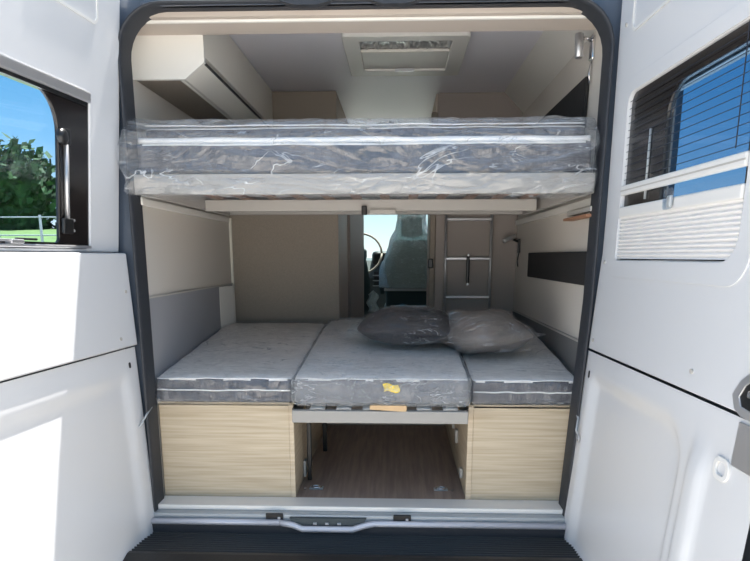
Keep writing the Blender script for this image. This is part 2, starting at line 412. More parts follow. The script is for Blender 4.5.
# cut finely in z so the lean bends smoothly
ld = thing('van_rear_door', 'white inner side of open left rear door, trees and sky in its window', 'door', tuple(DL(0, .33, -.05)))
win = rrect(.165, .86, 1.462, 1.925, (.012, .06, .06, .03))
up = DL.plate([(-.01, 1.452), (DW, 1.452), (DW, 2.22), (DW-.05, 2.30), (.04, 2.30), (-.01, 2.25)], [win], -.045, -.020, bev=.004)
obj('upper_panel', up, 'white', ld)
# raised middle panel
obj('middle_panel', DL.plate(rrect(-.008, DW-.005, 1.131, 1.450, (.004, .004, .02, .008)), [], -.045, .0, bev=.005), 'white', ld)
def lower_h(a, z):
    # shallow pressed field
    def st(x, e0, e1): t = min(1, max(0, (x-e0)/(e1-e0))); return t*t*(3-2*t)
    f = st(a, .05, .10)*(1-st(a, .80, .86))*st(z, .40, .46)*(1-st(z, .99, 1.05))
    return -.014 - .012*f
lp = grid_bm(lambda u, v: DL(-.01+(DW+.0)*u, .34+v*(1.124-.34), lower_h(-.01+DW*u, .34+v*(1.124-.34))), 60, 50)
# chamfered lower hinge corner is cut away: clip
obj('lower_panel', lp, 'white', ld, smooth=True)
obj('panel_core', DL.box(-.008, DW, .345, 2.24, -.06, -.046) if False else DL.plate([(-.008, .36), (.02, .34), (DW, .34), (DW, 2.2), (.0, 2.2)], [rrect(.2, .84, 1.48, 1.90, .03)], -.085, -.045), 'body', ld)
obj('bottom_seal', DL.box(-.012, DW, .315, .345, -.075, -.02, bev=.006), 'rubber', ld)
wf = DL.plate(rrect(.166, .858, 1.463, 1.924, (.01, .05, .05, .03)), [rrect(.315, .83, 1.478, 1.893, (.015, .05, .09, .11), 8)], -.036, -.025)
wfo = obj('window_frame', wf, 'blackglass', ld)
obj('pane', DL.plate(rrect(.30, .845, 1.468, 1.90, .03), [], -.043, -.038), 'glass', wfo)
rail = DL.box(.168, .857, 1.893, 1.923, -.025, -.012, bev=.004)
obj('blind_cassette', rail, 'silver', ld)
obj('cassette_shadow_strip', DL.box(.18, .85, 1.883, 1.893, -.025, -.018), 'black', ld)
obj('lower_track', DL.box(.17, .855, 1.463, 1.472, -.025, -.010, bev=.003), 'silver', ld)
stay = obj('window_stay', tube(B(), [DL(.285, 1.54, -.02), DL(.287, 1.775, -.02)], .0075, 10), 'silver', ld, smooth=True)
obj('stay_knob', tube(B(), [DL(.31, 1.775, -.025), DL(.31, 1.775, -.020), DL(.31, 1.775, -.01), DL(.31, 1.775, -.004)], [.012, .022, .022, .012], 14), 'black', stay, smooth=True)
obj('stay_bracket', DL.box(.272, .300, 1.755, 1.80, -.025, -.012, bev=.004), 'black', stay)
obj('stay_bracket', DL.box(.262, .31, 1.505, 1.55, -.025, -.012, bev=.004), 'black', stay)
for z in (1.545, 1.515): obj('screw', tube(B(), [DL(.245, z, -.025), DL(.245, z, -.022)], .004, 8), 'silver', wfo)
lt = obj('window_latch', DL.box(.50, .55, 1.472, 1.484, -.034, -.004, bev=.003), 'silver', ld)
obj('latch_lever', DL.box(.44, .52, 1.482, 1.488, -.02, -.008, bev=.002), 'black', lt)
obj('latch_lever', DL.box(.535, .60, 1.478, 1.484, -.02, -.008, bev=.002), 'silver', lt)
obj('panel_clip', tube(B(), [DL(.10, 1.165, -.001), DL(.10, 1.165, .003)], .006, 8), 'slat', ld)
obj('panel_clip', tube(B(), [DL(.03, 1.32, -.001), DL(.03, 1.32, .003)], .006, 8), 'slat', ld)
obj('drain_hole', xf(plate_bm(rrect(.035, .047, 1.055, 1.075, .005), [], .002), lambda x, y, z: DL(x, y, -.014+z)), 'black', ld)
obj('pressed_recess', DL.plate(rrect(.12, .42, 2.12, 2.24, .025), [rrect(.128, .412, 2.128, 2.232, .02)], -.021, -.017), 'white_r', ld)

# ---- right door
def lean_r(z): return .003+(1.6-min(z, 1.6))*.018 if z > 1.4515 else .003+.00267+(1.4515-z)*.075
DR = Door(.805, .035, 'R', lean_r)
rd = thing('van_rear_door', 'white inner side of open right rear door with pleated window blind', 'door', tuple(DR(0, .33, -.05)))
winr = rrect(.12, .815, 1.428, 1.918, (.02, .06, .06, .035))
upr = DR.plate([(-.01, 1.126), (DWR, 1.126), (DWR, 2.22), (DW-.05, 2.30), (.04, 2.30), (-.01, 2.25)], [winr], -.045, .0, bev=.004)
obj('upper_panel', upr, 'white', rd)
obj('window_surround', DR.plate(rrect(.06, .87, 1.375, 1.96, .07, 8), [rrect(.118, .817, 1.426, 1.920, (.022, .062, .062, .037))], -.001, .003, bev=.001), 'white', rd)
def lower_hr(a, z):
    def st(x, e0, e1): t = min(1, max(0, (x-e0)/(e1-e0))); return t*t*(3-2*t)
    # pressed field with a rounded upper outer corner and slanting outer side
    outer_e = .735-.02*(1.02-z)
    d = math.hypot(max(0, a-(outer_e-.12)), max(0, z-.93))
    f = st(a, .04, .10)*st(z, .40, .46)*(1-st(d, .07, .13))
    g = st(a, outer_e+.03, outer_e+.07)*(1-st(a, outer_e+.10, outer_e+.14))
    return -.002 - .022*f + .014*g*(1-st(z, .95, 1.06))
obj('lower_panel', grid_bm(lambda u, v: DR(-.01+(DWR+.01)*u, .34+v*(1.119-.34), lower_hr(-.01+(DWR+.01)*u, .34+v*(1.119-.34))), 90, 60), 'white', rd, smooth=True)
obj('panel_core', DR.plate([(-.008, .42), (.05, .345), (DWR, .345), (DWR, 2.2), (.0, 2.2)], [rrect(.16, .79, 1.46, 1.89, .03)], -.085, -.045), 'body', rd)
obj('bottom_seal', DR.box(.02, DWR, .315, .345, -.075, -.01, bev=.006), 'rubber', rd)
wr = DR.plate(rrect(.121, .814, 1.429, 1.917, (.02, .055, .055, .03)), [rrect(.375, .79, 1.455, 1.880, (.02, .04, .05, .08), 8)], -.026, -.009)
wro = obj('window_frame', wr, 'blackglass', rd)
obj('pane', DR.plate(rrect(.38, .80, 1.44, 1.88, .03), [], -.033, -.029), 'glassd', wro)
obj('window_stay', tube(B(), [DR(.285, 1.60, -.006), DR(.285, 1.79, -.006)], .004, 8), 'steel', rd, smooth=True)
sc = B()
zz = 1.668
while zz < 1.91:
    xf_b = bx(.124, .812, zz, zz+.0014, -.003, -.0015); xf(xf_b, lambda x, y, z: DR(x, y, z))
    me = bpy.data.meshes.new('t'); xf_b.to_mesh(me); xf_b.free(); sc.from_mesh(me); bpy.data.meshes.remove(me); zz += .0205
fs = obj('flyscreen', sc, 'screen', rd); 
obj('cord', tube(B(), [DR(.752, 1.665, -.002), DR(.752, 1.915, -.002)], .0014, 6), 'screen', fs)
obj('blind_rail', DR.box(.124, .812, 1.622, 1.652, -.008, .007, bev=.005), 'white_r', rd)
obj('blind_rail_groove', DR.box(.124, .812, 1.634, 1.638, .0065, .0075), 'slat', rd)
rl2 = obj('blind_rail', DR.box(.124, .812, 1.556, 1.588, -.008, .007, bev=.005), 'white_r', rd)
lt = obj('rail_catch', DR.plate(rrect(.445, .50, 1.558, 1.612, .012), [], .0075, .012, bev=.002), mat_glass('clear_catch', (.85, .9, .95), .12), rd)
obj('catch_button', DR.box(.485, .505, 1.562, 1.592, .009, .020, bev=.004), 'steel', lt)
pb = B(); NP = 11; rows = []
for k in range(NP*2+1):
    z = 1.432 + (1.556-1.432)*k/(NP*2); h = -.008 if k % 2 else .001
    i0 = .140 if z > 1.45 else .150; 
    rows.append([pb.verts.new(DR(a, z, h)) for a in (.124, .3, .5, .7, .800 if z < 1.45 else .812)])
for a, b in zip(rows, rows[1:]):
    for i in range(4): pb.faces.new((a[i], a[i+1], b[i+1], b[i]))
obj('pleated_blind', pb, 'pleat', rd)
obj('blind_backing', DR.box(.124, .812, 1.432, 1.556, -.0088, -.0084), 'slat', rd)
# lock recess and plate at the free edge
rec_in = [(.930, 1.160), (.942, 1.142), (1.0, 1.136), (1.03, 1.136), (1.03, 1.215), (.975, 1.205), (.945, 1.185)]
rec_out = [(.904, 1.160), (.922, 1.132), (.95, 1.122), (1.038, 1.118), (1.038, 1.235), (.965, 1.222), (.925, 1.192)]
lk = obj('lock_recess', DR.plate(rec_out, [rec_in], -.002, .004, bev=.0015), 'silver', rd)
obj('recess_well', DR.plate(rec_in, [], -.001, .001), 'black', lk)
obj('latch_tongue', DR.box(.965, 1.01, 1.165, 1.180, .0, .010, bev=.003), 'chrome', lk)
obj('lock_plate', DR.box(.948, 1.036, 1.02, 1.112, -.002, .004, bev=.0015), 'silver', rd)
obj('pull_hollow', DR.plate(rrect(.885, .945, .975, 1.025, .02), [rrect(.897, .933, .986, 1.014, .012)], -.003, .0035, bev=.0015), 'white_r', rd)
for a, z in ((.03, 1.16), (.72, 1.175), (.03, 1.42), (.05, 2.13)): obj('panel_clip', tube(B(), [DR(a, z, -.001), DR(a, z, .004)], .006, 10), 'slat', rd)
obj('drain_hole', xf(plate_bm(rrect(.03, .04, 1.03, 1.055, .005), [], .002), lambda x, y, z: DR(x, y, -.001+z)), 'black', rd)
obj('pressed_recess', DR.plate(rrect(.10, .50, 2.09, 2.25, .03), [rrect(.108, .492, 2.098, 2.242, .025)], .0, .004), 'white_r', rd)

# door check cables at the cabinet corners
for nm, x, xe, lab in (('check_cable', -.795, -.835, 'thin steel check cable hanging at left cabinet corner near left door'),
                       ('check_cable', .752, .742, 'thin steel check cable hanging at right cabinet corner near right door')):
    t = thing(nm, lab, 'cable', (x, -.03, .85))
    obj('cable', tube(B(), [(x+(-.0), .02, .895), (x, -.03, .88), (xe+.02 if x < 0 else xe, -.05, .84), (xe+.005, -.055, .825)], .0035, 8), 'steel', t, smooth=True)
    obj('ring', tube(B(), [(xe+.005, -.06+.012*math.cos(a*.6), .815+.012*math.sin(a*.6)) for a in range(12)], .003, 6), 'silver', t, smooth=True)

# ================================================================== storage cabinets, slatted bed, bay
lc = thing('storage_cabinet', 'pale ash wood storage cabinet left of the open loading bay', 'cabinet', (-.54, .1, FZ))
obj('front_panel', bx(-.80, -.300, .10, .118, FZ+.002, .893, bev=.002), 'wood', lc)
obj('side_panel', bx(-.300, -.282, .098, 1.22, FZ+.002, .893, bev=.002), 'woodside', lc)
obj('top_panel', bx(-.80, -.282, .10, 1.22, .885, .897), 'wood', lc)
obj('hinge_block', bx(-.281, -.270, .30, .34, .53, .60, bev=.003), 'frame', lc)
rc = thing('storage_cabinet', 'pale ash wood storage cabinet right of the open loading bay', 'cabinet', (.58, .1, FZ))
obj('front_panel', bx(.398, .775, .10, .118, FZ+.002, .890, bev=.002), 'wood', rc)
obj('side_panel', bx(.378, .398, .096, 1.22, FZ+.002, .890, bev=.002), 'woodside', rc)
obj('top_panel', bx(.378, .775, .10, 1.22, .882, .895), 'wood', rc)
obj('bracket', bx(.366, .378, .45, .49, .64, .70, bev=.003), 'frame', rc)
obj('bracket', bx(.366, .378, .62, .64, .66, .80, bev=.003), 'frame', rc)
obj('bracket', bx(.366, .378, .22, .25, .56, .60, bev=.003), 'frame', rc)
struct('wall_back', bx(-.30, .40, 1.22, 1.26, FZ, .95), 'brown')
sb = thing('slatted_bed_base', 'pale slatted bed base bridging the gap between the two wooden cabinets', 'bed base', (.05, .6, .85))
obj('front_rail', bx(-.272, .368, .0, .028, .845, .891, bev=.003), 'board', sb)
obj('rear_rail', bx(-.272, .368, 1.17, 1.20, .845, .893), 'frame', sb)
obj('side_rail', bx(-.275, -.262, .028, 1.17, .85, .893), 'black', sb)
obj('side_rail', bx(.358, .37, .028, 1.17, .85, .893), 'black', sb)
for u in (316.5, 343.3, 370, 397.5, 424.3, 450.7):
    x = (u-375+8.5)*.00362
    s = grid_bm(lambda a, b, x=x: (x-.028+.056*a, .012+1.17*b, .896+.010*math.sin(math.pi*b)+.004*math.sin(math.pi*a)), 4, 12)
    o = obj('slat', s, 'slat', sb, smooth=True); md = o.modifiers.new('t', 'SOLIDIFY'); md.thickness = .008
obj('folding_leg', bx(-.262, -.245, .29, .315, FZ+.003, .85, bev=.003), 'black', sb)
obj('folding_leg', bx(-.245, -.225, .70, .73, FZ+.003, .85, bev=.003), 'black', sb)
cd = prism(B(), [(.004, .911), (.001, .889), (.005, .889), (.009, .906), (.30, .906), (.30, .911)], 'x', .012, .145)
for v in cd.verts:
    if v.co.y < .006 and v.co.z < .9 and v.co.x < .05: v.co.z += .008
tag(obj('cardboard_sheet', cd, 'card'), 'brown cardboard sheet poking out under the middle lower mattress', 'cardboard')
for x, lab in ((-.215, 'small steel tie-down ring on cargo floor, left of the two'), (.29, 'small steel tie-down ring on cargo floor, right of the two')):
    t = thing('tie_down_ring', lab, 'tie-down ring', (x, .21, FZ))
    obj('base_plate', bx(x-.028, x+.028, .195, .225, FZ, FZ+.004, bev=.0015), 'steel', t)
    obj('loop', tube(B(), [(x+.02*math.cos(R(a)), .205+.013*math.sin(R(a)), FZ+.009) for a in range(0, 361, 30)], .003, 6), 'chrome', t, smooth=True)
    obj('screw', tube(B(), [(x-.045 if x < 0 else x+.045, .195, FZ), (x-.045 if x < 0 else x+.045, .195, FZ+.005)], .006, 8), 'chrome', t)

# ================================================================== lower mattresses
def sm(x, a, b):
    t = min(1, max(0, (x-a)/(b-a))); return t*t*(3-2*t)
def mattress(label, x0, x1, y0, y1, z0, z1, rise, seed, film='filmflat', mid_piping=True, extra=None, group=None, hang=0.0, zr=.0):
    t = thing('mattress', label, 'mattress', ((x0+x1)/2, y0, z0), group)
    H = z1-z0
    def disp(p, amp=.004, off=0):
        k = (p.z-z0)/H
        dz = rise*min(1, max(0, (p.y-y0-.02)/.95))*max(0, min(1, k))
        n = nz(p.x+seed, p.y, p.z, 9)*amp
        return (nz(p.x+3, p.y+seed, p.z, 12)*amp*.5, n if p.y < y0+.06 else 0, dz + n*(1 if k > .5 else 0))
    bm = softbox(x0, x1, y0, y1, z0, z1, r=.022, nx=46, ny=28, nzz=8, disp=disp)
    bm.normal_update()
    for f in bm.faces:
        c = f.calc_center_median()
        f.material_index = 1 if (f.normal.z > .55 and c.y > y0+.004) else 0
    core = obj('mattress_core', bm, ['fabric', 'quilt'], t, smooth=True)
    zp = z0+H*.52
    if mid_piping: obj('piping', tube(B(), [(x0+.012+(x1-x0-.024)*i/30, y0-.003+nz(i*.3, seed, 0)*.003, zp+nz(i*.25, seed, 5)*.004) for i in range(31)], .0028, 6), 'piping', core, smooth=True)
    obj('piping', tube(B(), [(x0+.012+(x1-x0-.024)*i/30, y0+.004+nz(i*.3, seed, 9)*.003, z1-.005+nz(i*.25, seed, 7)*.003) for i in range(31)], .0025, 6), 'piping', core, smooth=True)
    def fd(p):
        k = (p.z-z0)/H
        w = nz(p.x*1.4+seed, p.y*2.2, p.z*3, 7)*.008 + nz(p.x*3, p.y*3+seed, p.z*3, 17)*.004
        fold = abs(nz(p.x*1.2+seed*2, p.y*.9, 0, 6))*.010
        dz = rise*min(1, max(0, (p.y-y0-.02)/.95))*max(0, min(1, k))
        return (w*.4, -.004-abs(w)-(fold*.6 if p.y < y0+.05 else 0), dz+(abs(w)*.8+fold*.6 if k > .5 else -.002))
    fm = softbox(x0-.006, x1+.006, y0-.010, y1+.004, z0-.004, z1+.006, r=.026, nx=90, ny=50, nzz=12, disp=fd)
    obj('plastic_wrap', fm, film, t, smooth=True)
    return t, core
mL, _ = mattress('plastic-wrapped grey mattress on the left wooden cabinet, left of the lower row', -.800, -.275, .07, 1.24, .898, 1.000, .085, 1.3)
mR, _ = mattress('plastic-wrapped grey mattress on the right wooden cabinet, right of the lower row', .382, .785, .08, 1.50, .896, .996, .10, 5.1)
mM, core = mattress('wide plastic-wrapped mattress with yellow label, middle of the lower row', -.270, .374, .02, 1.40, .908, 1.010, .08, 8.7, film='filmmid', mid_piping=False)
lab = grid_bm(lambda a, b: (.062+.056*a+.004*math.sin(b*5), .004+nz(a*3, b*3, 2)*.003, .962+.028*b+.004*math.sin(a*6)), 8, 4)
o = obj('yellow_label', lab, 'yellow', mM, smooth=True)

# ================================================================== pillows in their bags
def pillow(name, label, c, sx, sy, sz, rot, cloth, seed, film, ears):
    t = thing(name, label, 'pillow', (c[0], c[1], c[2]-sz*.5))
    cs, sn = math.cos(rot), math.sin(rot)
    def shape(u, v, s, amp, up):
        th = 2*math.pi*u; ph = math.pi*(v-.5)
        cx, cy = math.cos(th), math.sin(th)
        q = lambda w, e: math.copysign(abs(w)**e, w)
        x = q(cx, .55)*math.cos(ph)**.55*sx*s; y = q(cy, .55)*math.cos(ph)**.55*sy*s
        rr = min(1, (abs(x/sx/s)**3+abs(y/sy/s)**3))
        if s > 1.01:
            fl = 1+.16*max(0, 1-abs(v-.47)/.05); x *= fl; y *= fl
        z = math.sin(ph)*sz*.5*s*(1-.45*rr)
        if z < 0: z *= .8
        n = nz(x+seed, y, z, 7)*amp + nz(x, y+seed, z*2, 18)*amp*.5
        x += n*.5; z += n
        return (c[0]+x*cs-y*sn, c[1]+x*sn+y*cs, c[2]+z)
    def sph(s, amp):
        bm = B(); nu, nv = 64, 28
        rows = [[bm.verts.new(shape(i/nu, (j+.0)/nv, s, amp, 0)) for i in range(nu)] for j in range(1, nv)]
        a = bm.verts.new(shape(0, 0.0, s, 0, 0)); b = bm.verts.new(shape(0, 1.0, s, 0, 0))
        for r0, r1 in zip(rows, rows[1:]):
            for i in range(nu): bm.faces.new((r0[i], r0[(i+1) % nu], r1[(i+1) % nu], r1[i]))
        for i in range(nu):
            bm.faces.new((a, rows[0][(i+1) % nu], rows[0][i])); bm.faces.new((b, rows[-1][i], rows[-1][(i+1) % nu]))
        return bm
    obj('pillow_cushion', sph(1, .014), cloth, t, smooth=True)
    obj('plastic_bag', sph(1.05, .03), film, t, smooth=True)
    for (ex, ey, w, l, a) in ears:   # loose flaps of the bag
        def flap(u, v):
            x = (u)*l; y = (v-.5)*w*(1-.35*u)
            n = nz(x*3+seed, y*3, 1, 8)*.02
            xx = ex+x*math.cos(a)-y*math.sin(a); yy = ey+x*math.sin(a)+y*math.cos(a)
            return (c[0]+xx*cs-yy*sn, c[1]+xx*sn+yy*cs, c[2]-sz*.28+abs(n)+.012*u)
        obj('bag_flap', grid_bm(flap, 16, 16), film, t, smooth=True)
    return t
pillow('pillow', 'dark pillow in a crinkled plastic bag lying on the middle lower mattress', (.155, .58, 1.135), .215, .21, .17, -.06, 'navy', 2.2, 'filmdark', [(-.18, .0, .28, .12, math.pi), (.1, -.18, .25, .08, -1.57)])
pillow('pillow', 'taupe grey pillow in clear plastic bag, right of the dark pillow', (.462, .50, 1.115), .17, .225, .19, .42, 'greige', 6.4, 'film', [(.0, -.21, .22, .06, -1.57)])

# ================================================================== upper bunk
bk = thing('bunk_bed_frame', 'pale upper bunk frame with wooden slats spanning wall to wall under the mattress', 'bed frame', (0, .6, 1.64))
obj('front_board', bx(-.795, .765, .012, .034, 1.645, 1.712, bev=.004), 'board', bk)
obj('cross_beam', bx(-.765, .725, .74, .765, 1.638, 1.688, bev=.003), 'frame', bk)
obj('rear_beam', bx(-.79, .785, 1.18, 1.21, 1.65, 1.70), 'frame', bk)
obj('side_rail', bx(-.785, -.765, .034, 1.18, 1.645, 1.70, bev=.003), 'frame', bk)
obj('side_rail', bx(.745, .765, .034, 1.18, 1.645, 1.70, bev=.003), 'frame', bk)
for k in range(12):
    x = -.70+k*.125
    obj('slat', bx(x-.02, x+.02, .05, 1.19, 1.6885, 1.700, bev=.002), 'slatwood', bk)
obj('under_panel', bx(-.765, .745, .034, .74, 1.700, 1.706), 'frame', bk)
obj('wall_bracket', bx(.752, .79, .05, .36, 1.572, 1.582, bev=.002), 'slatwood', bk)
obj('wall_bracket', bx(.765, .795, .05, .36, 1.590, 1.607, bev=.002), 'frame', bk)
obj('beam_clip', bx(-.02, .10, .725, .742, 1.622, 1.645, bev=.004), 'frame', bk)
obj('beam_clip', bx(-.055, -.03, .72, .742, 1.62, 1.66, bev=.004), 'black', bk)
ub = thing('mattress', 'thick grey mattress in loose plastic wrap on the upper bunk', 'mattress', (0, .6, 1.71))
def ud(p): 
    n = nz(p.x+11, p.y, p.z, 9)*.004
    return (0, n, n + (-.004 if p.z > 1.8 else 0))
bm = softbox(-.785, .755, .02, 1.16, 1.712, 1.822, r=.02, nx=60, ny=20, nzz=8, disp=ud); bm.normal_update()
for f in bm.faces: f.material_index = 1 if f.normal.z > .5 else 0
co = obj('mattress_core', bm, ['fabric', 'quilt'], ub, smooth=True)
bm = softbox(-.77, .745, .075, 1.15, 1.824, 1.880, r=.02, nx=60, ny=20, nzz=6, disp=ud); bm.normal_update()
for f in bm.faces: f.material_index = 1 if f.normal.z > .5 else 0
obj('mattress_topper', bm, ['fabric', 'quilt'], ub, smooth=True)
obj('piping', tube(B(), [(-.775+1.52*i/60, .040+nz(i*.2, 1, 3)*.004, 1.822+nz(i*.15, 2, 0)*.004) for i in range(61)], .0105, 8), 'piping', co, smooth=True)
obj('piping', tube(B(), [(-.765+1.50*i/60, .082, 1.878+nz(i*.15, 4, 0)*.004) for i in range(61)], .0025, 6), 'piping', co, smooth=True)
def uf(p):
    w = nz(p.x*.9+4, p.y*2, p.z*5, 6)*.010 + nz(p.x*2, p.y*3, p.z*6, 14)*.005
    fold = abs(nz(p.x*1.0+p.z*2.5, p.y, p.z*2, 5))*.014
    dy = -.004-abs(w)-fold if p.y < .1 else 0
    dx = 0
    # bag end bulging out past the seal on the left
    if p.x < -.70 and p.y < .25:
        k = (-.70-p.x)/.1; dx = -.035*min(1, max(0, k))*(.6+.4*math.sin(p.z*40)); dy -= .035*min(1, k)
    if p.x > .70: dx = .004*math.sin(p.z*60)
    dz = (abs(w)*.6 if p.z > 1.86 else 0) - (abs(w)+.002 if p.z < 1.66 else 0)
    # follows the step between the mattress and topper loosely
    if p.y < .1 and p.z > 1.835: dy += .035*sm(p.z, 1.835, 1.87)
    return (dx, dy, dz)
uw = softbox(-.80, .768, -.012, 1.19, 1.640, 1.890, r=.028, nx=130, ny=40, nzz=30, disp=uf)
uw.faces.ensure_lookup_table()
kill = [f for f in uw.faces if f.calc_center_median().z < 1.665 and f.calc_center_median().y > .10]
bmesh.ops.delete(uw, geom=kill, context='FACES')
obj('plastic_wrap', uw, 'film2', ub, smooth=True)
# twisted strip of film lying on top
tw = grid_bm(lambda u, v: (-.02+.24*u, .03+.25*u+.03*v+.02*math.sin(u*9)*v, 1.858+.045*math.sin(min(1, u*1.3)*math.pi*.55)+.020*(v-.5)*math.cos(u*8)), 20, 4)
obj('loose_film_end', tw, mat_plastic('pale_green_film_end', tint=(.85, .92, .9), haze=.35, gloss=.3), ub, smooth=True)

# ================================================================== overhead cabinets
oc = thing('overhead_cabinet', 'long cream overhead cabinet with chamfered bottom along the left wall', 'cabinet', (-.69, .75, 2.05))
obj('end_panel', prism(B(), [(XL-.039, 2.057), (-.655, 2.057), (-.583, 2.112), (-.583, CZ-.002), (XL-.039, CZ-.002)], 'y', .202, .220), 'creamlight', oc)
obj('carcass', prism(B(), [(XL-.039, 2.062), (-.67, 2.062), (-.605, 2.108), (-.605, CZ-.002), (XL-.039, CZ-.002)], 'y', .220, 1.50), 'taupe', oc)
obj('cabinet_door', bx(-.604, -.585, .222, .74, 2.135, CZ-.004, bev=.002), 'cream', oc)
obj('cabinet_door', bx(-.604, -.585, .743, 1.498, 2.135, CZ-.004, bev=.002), 'cream', oc)
obj('chamfer_board', prism(B(), [(-.668, 2.058), (-.655, 2.058), (-.588, 2.108), (-.600, 2.108)], 'y', .222, 1.498), 'cream', oc)
obj('edge_strip', bx(-.678, -.668, .222, 1.498, 2.056, 2.064, bev=.002), 'cream', oc)
obj('shadow_gap', bx(-.609, -.602, .222, 1.498, 2.108, 2.135), 'black', oc)

wb = thing('wardrobe', 'tall taupe wardrobe closing the left rear beside the aisle', 'wardrobe', (-.5, 1.3, FZ))
obj('front_panel', bx(XL+.002, -.215, 1.305, 1.32, FZ+.002, 1.80), 'taupe', wb)
obj('side_panel', bx(-.235, -.213, 1.32, 1.95, FZ+.002, 1.80), 'brown', wb)
obj('carcass', bx(XL+.01, -.235, 1.32, 2.45, FZ+.002, 1.80), 'taupe', wb)
obj('upper_box', bx(XL+.01, -.235, 1.52, 2.40, 1.80, CZ-.002, bev=.004), 'taupe', wb)
obj('side_door', prism(B(), [(-.228, 1.95), (-.195, 1.95), (-.135, 2.40), (-.135, 2.46), (-.228, 2.46)], 'z', FZ, CZ-.3), 'taupe2', wb)
obj('corner_strip', prism(B(), [(XL+.002, 1.29), (XL+.014, 1.29), (XL+.014, 1.304), (XL+.002, 1.304)], 'z', .95, 1.64), 'cream', wb)
br = thing('bathroom_cabin', 'taupe washroom cabin with side door at right of the aisle', 'washroom', (.55, 1.6, FZ))
obj('front_panel', bx(.325, XR-.002, 1.60, 1.62, FZ+.002, CZ-.002), 'taupe2', br)
obj('side_panel', bx(.318, .340, 1.62, 2.45, FZ, CZ), 'brown', br)
obj('edge_post', bx(.292, .328, 1.585, 1.61, FZ, CZ-.1, bev=.008), 'taupe', br)
obj('top_fascia', bx(.335, XR-.002, 1.585, 1.60, 1.92, CZ-.002), 'taupe2', br)
obj('door_catch', bx(.285, .315, 1.56, 1.59, 1.37, 1.425, bev=.006), 'black', br)
for x in (.37, .56): obj('fixing', tube(B(), [(x, 1.575, 1.985), (x, 1.565, 1.985)], .014, 10), 'slatwood', br)

# ladder hung on the washroom wall
ldr = thing('ladder', 'narrow silver bunk ladder hung on the taupe washroom wall', 'ladder', (.52, 1.56, 1.0))
for x in (.388, .648): obj('rail', tube(B(), [(x, 1.565, 1.05), (x-.004, 1.565, 1.72)], .008, 10), 'silver', ldr, smooth=True)
for z in (1.205, 1.425, 1.645): obj('rung', bx(.390, .646, 1.555, 1.575, z-.009, z+.009, bev=.004), 'silver', ldr)
lh = thing('door_strap', 'short black strap handle in front of the ladder rungs', 'strap', (.515, 1.55, 1.36))
obj('strap', softbox(.505, .525, 1.54, 1.552, 1.275, 1.45, r=.005, nx=4, ny=2, nzz=12), 'black', lh, smooth=True)
for z in (1.28, 1.445): obj('button', tube(B(), [(.515, 1.541, z), (.515, 1.534, z)], .007, 10), 'silver', lh)

# roof vent
rv = thing('roof_vent', 'square cream roof vent with closed blind and silver strip in the ceiling', 'roof vent', (.13, .78, CZ))
vf = plate_bm(rrect(-.125, .395, .56, 1.14, .02), [rrect(-.055, .325, .62, 1.05, .012)], .03, .004)
obj('frame', xf(vf, lambda x, y, z: (x, y, CZ-.028+z)), 'creamlight', rv)
obj('closed_blind', bx(-.055, .325, .77, 1.05, CZ-.018, CZ-.012), 'creamlight', rv)
st = grid_bm(lambda u, v: (-.055+.38*u, .62+.145*v, CZ-.012+.006*nz(u*18, v*3, 0, 1.3)+.004*nz(u*40, v*6, 3)), 120, 10)
obj('crinkled_foil_strip', st, 'silver', rv, smooth=True)
obj('blind_grip', bx(.09, .18, 1.04, 1.056, CZ-.032, CZ-.018, bev=.003), 'white', rv)
obj('blind_rail', bx(-.055, .325, .765, .780, CZ-.026, CZ-.014, bev=.003), 'cream', rv)

# ------------------------------------------------------------------ right wall bits
tag(obj('wall_pocket', bx(XR-.018, XR-.002, .03, 1.165, 1.335, 1.456, bev=.004), 'blackcloth'), 'long black fabric pocket on right wall above the lower mattress', 'wall panel')
tag(obj('wall_pocket', bx(XR-.018, XR-.002, .285, 1.45, 1.90, 2.075, bev=.004), 'blackcloth'), 'black fabric panel high on right wall beside the upper bunk', 'wall panel')
def lamp(label, base, head0, head1, m_arm, m_head, r):
    t = thing('reading_lamp', label, 'lamp', base)
    b = Vector(base)
    obj('wall_plate', bx(b.x-.012, b.x, b.y-.02, b.y+.02, b.z-.045, b.z+.035, bev=.005), m_arm, t)
    h0, h1 = Vector(head0), Vector(head1); mid_ = h0.lerp(h1, .25)
    obj('arm', tube(B(), [b+Vector((-.01, 0, .02)), b+Vector((-.035, -.005, .028)), mid_], .0065, 8), m_arm, t, smooth=True)
    hd = obj('lamp_head', tube(B(), [h0, h0.lerp(h1, .03), h0.lerp(h1, .97), h1], [r*.8, r, r, r*.85], 16), m_head, t, smooth=True)
    obj('cable', tube(B(), [b+Vector((-.006, 0, -.045)), b+Vector((-.012, .0, -.09)), b+Vector((-.008, 0, -.12))], .0035, 6), m_arm, t, smooth=True)
    return t
lamp('silver reading spotlight high on the right wall under the ceiling', (XR, .26, 2.165), (.742, .25, 2.205), (.745, .245, 2.125), 'chrome', 'silver', .015)
lamp('black and silver reading spotlight on right wall near the ladder', (XR, 1.50, 1.50), (.770, 1.49, 1.552), (.700, 1.47, 1.520), 'black', 'silver', .013)

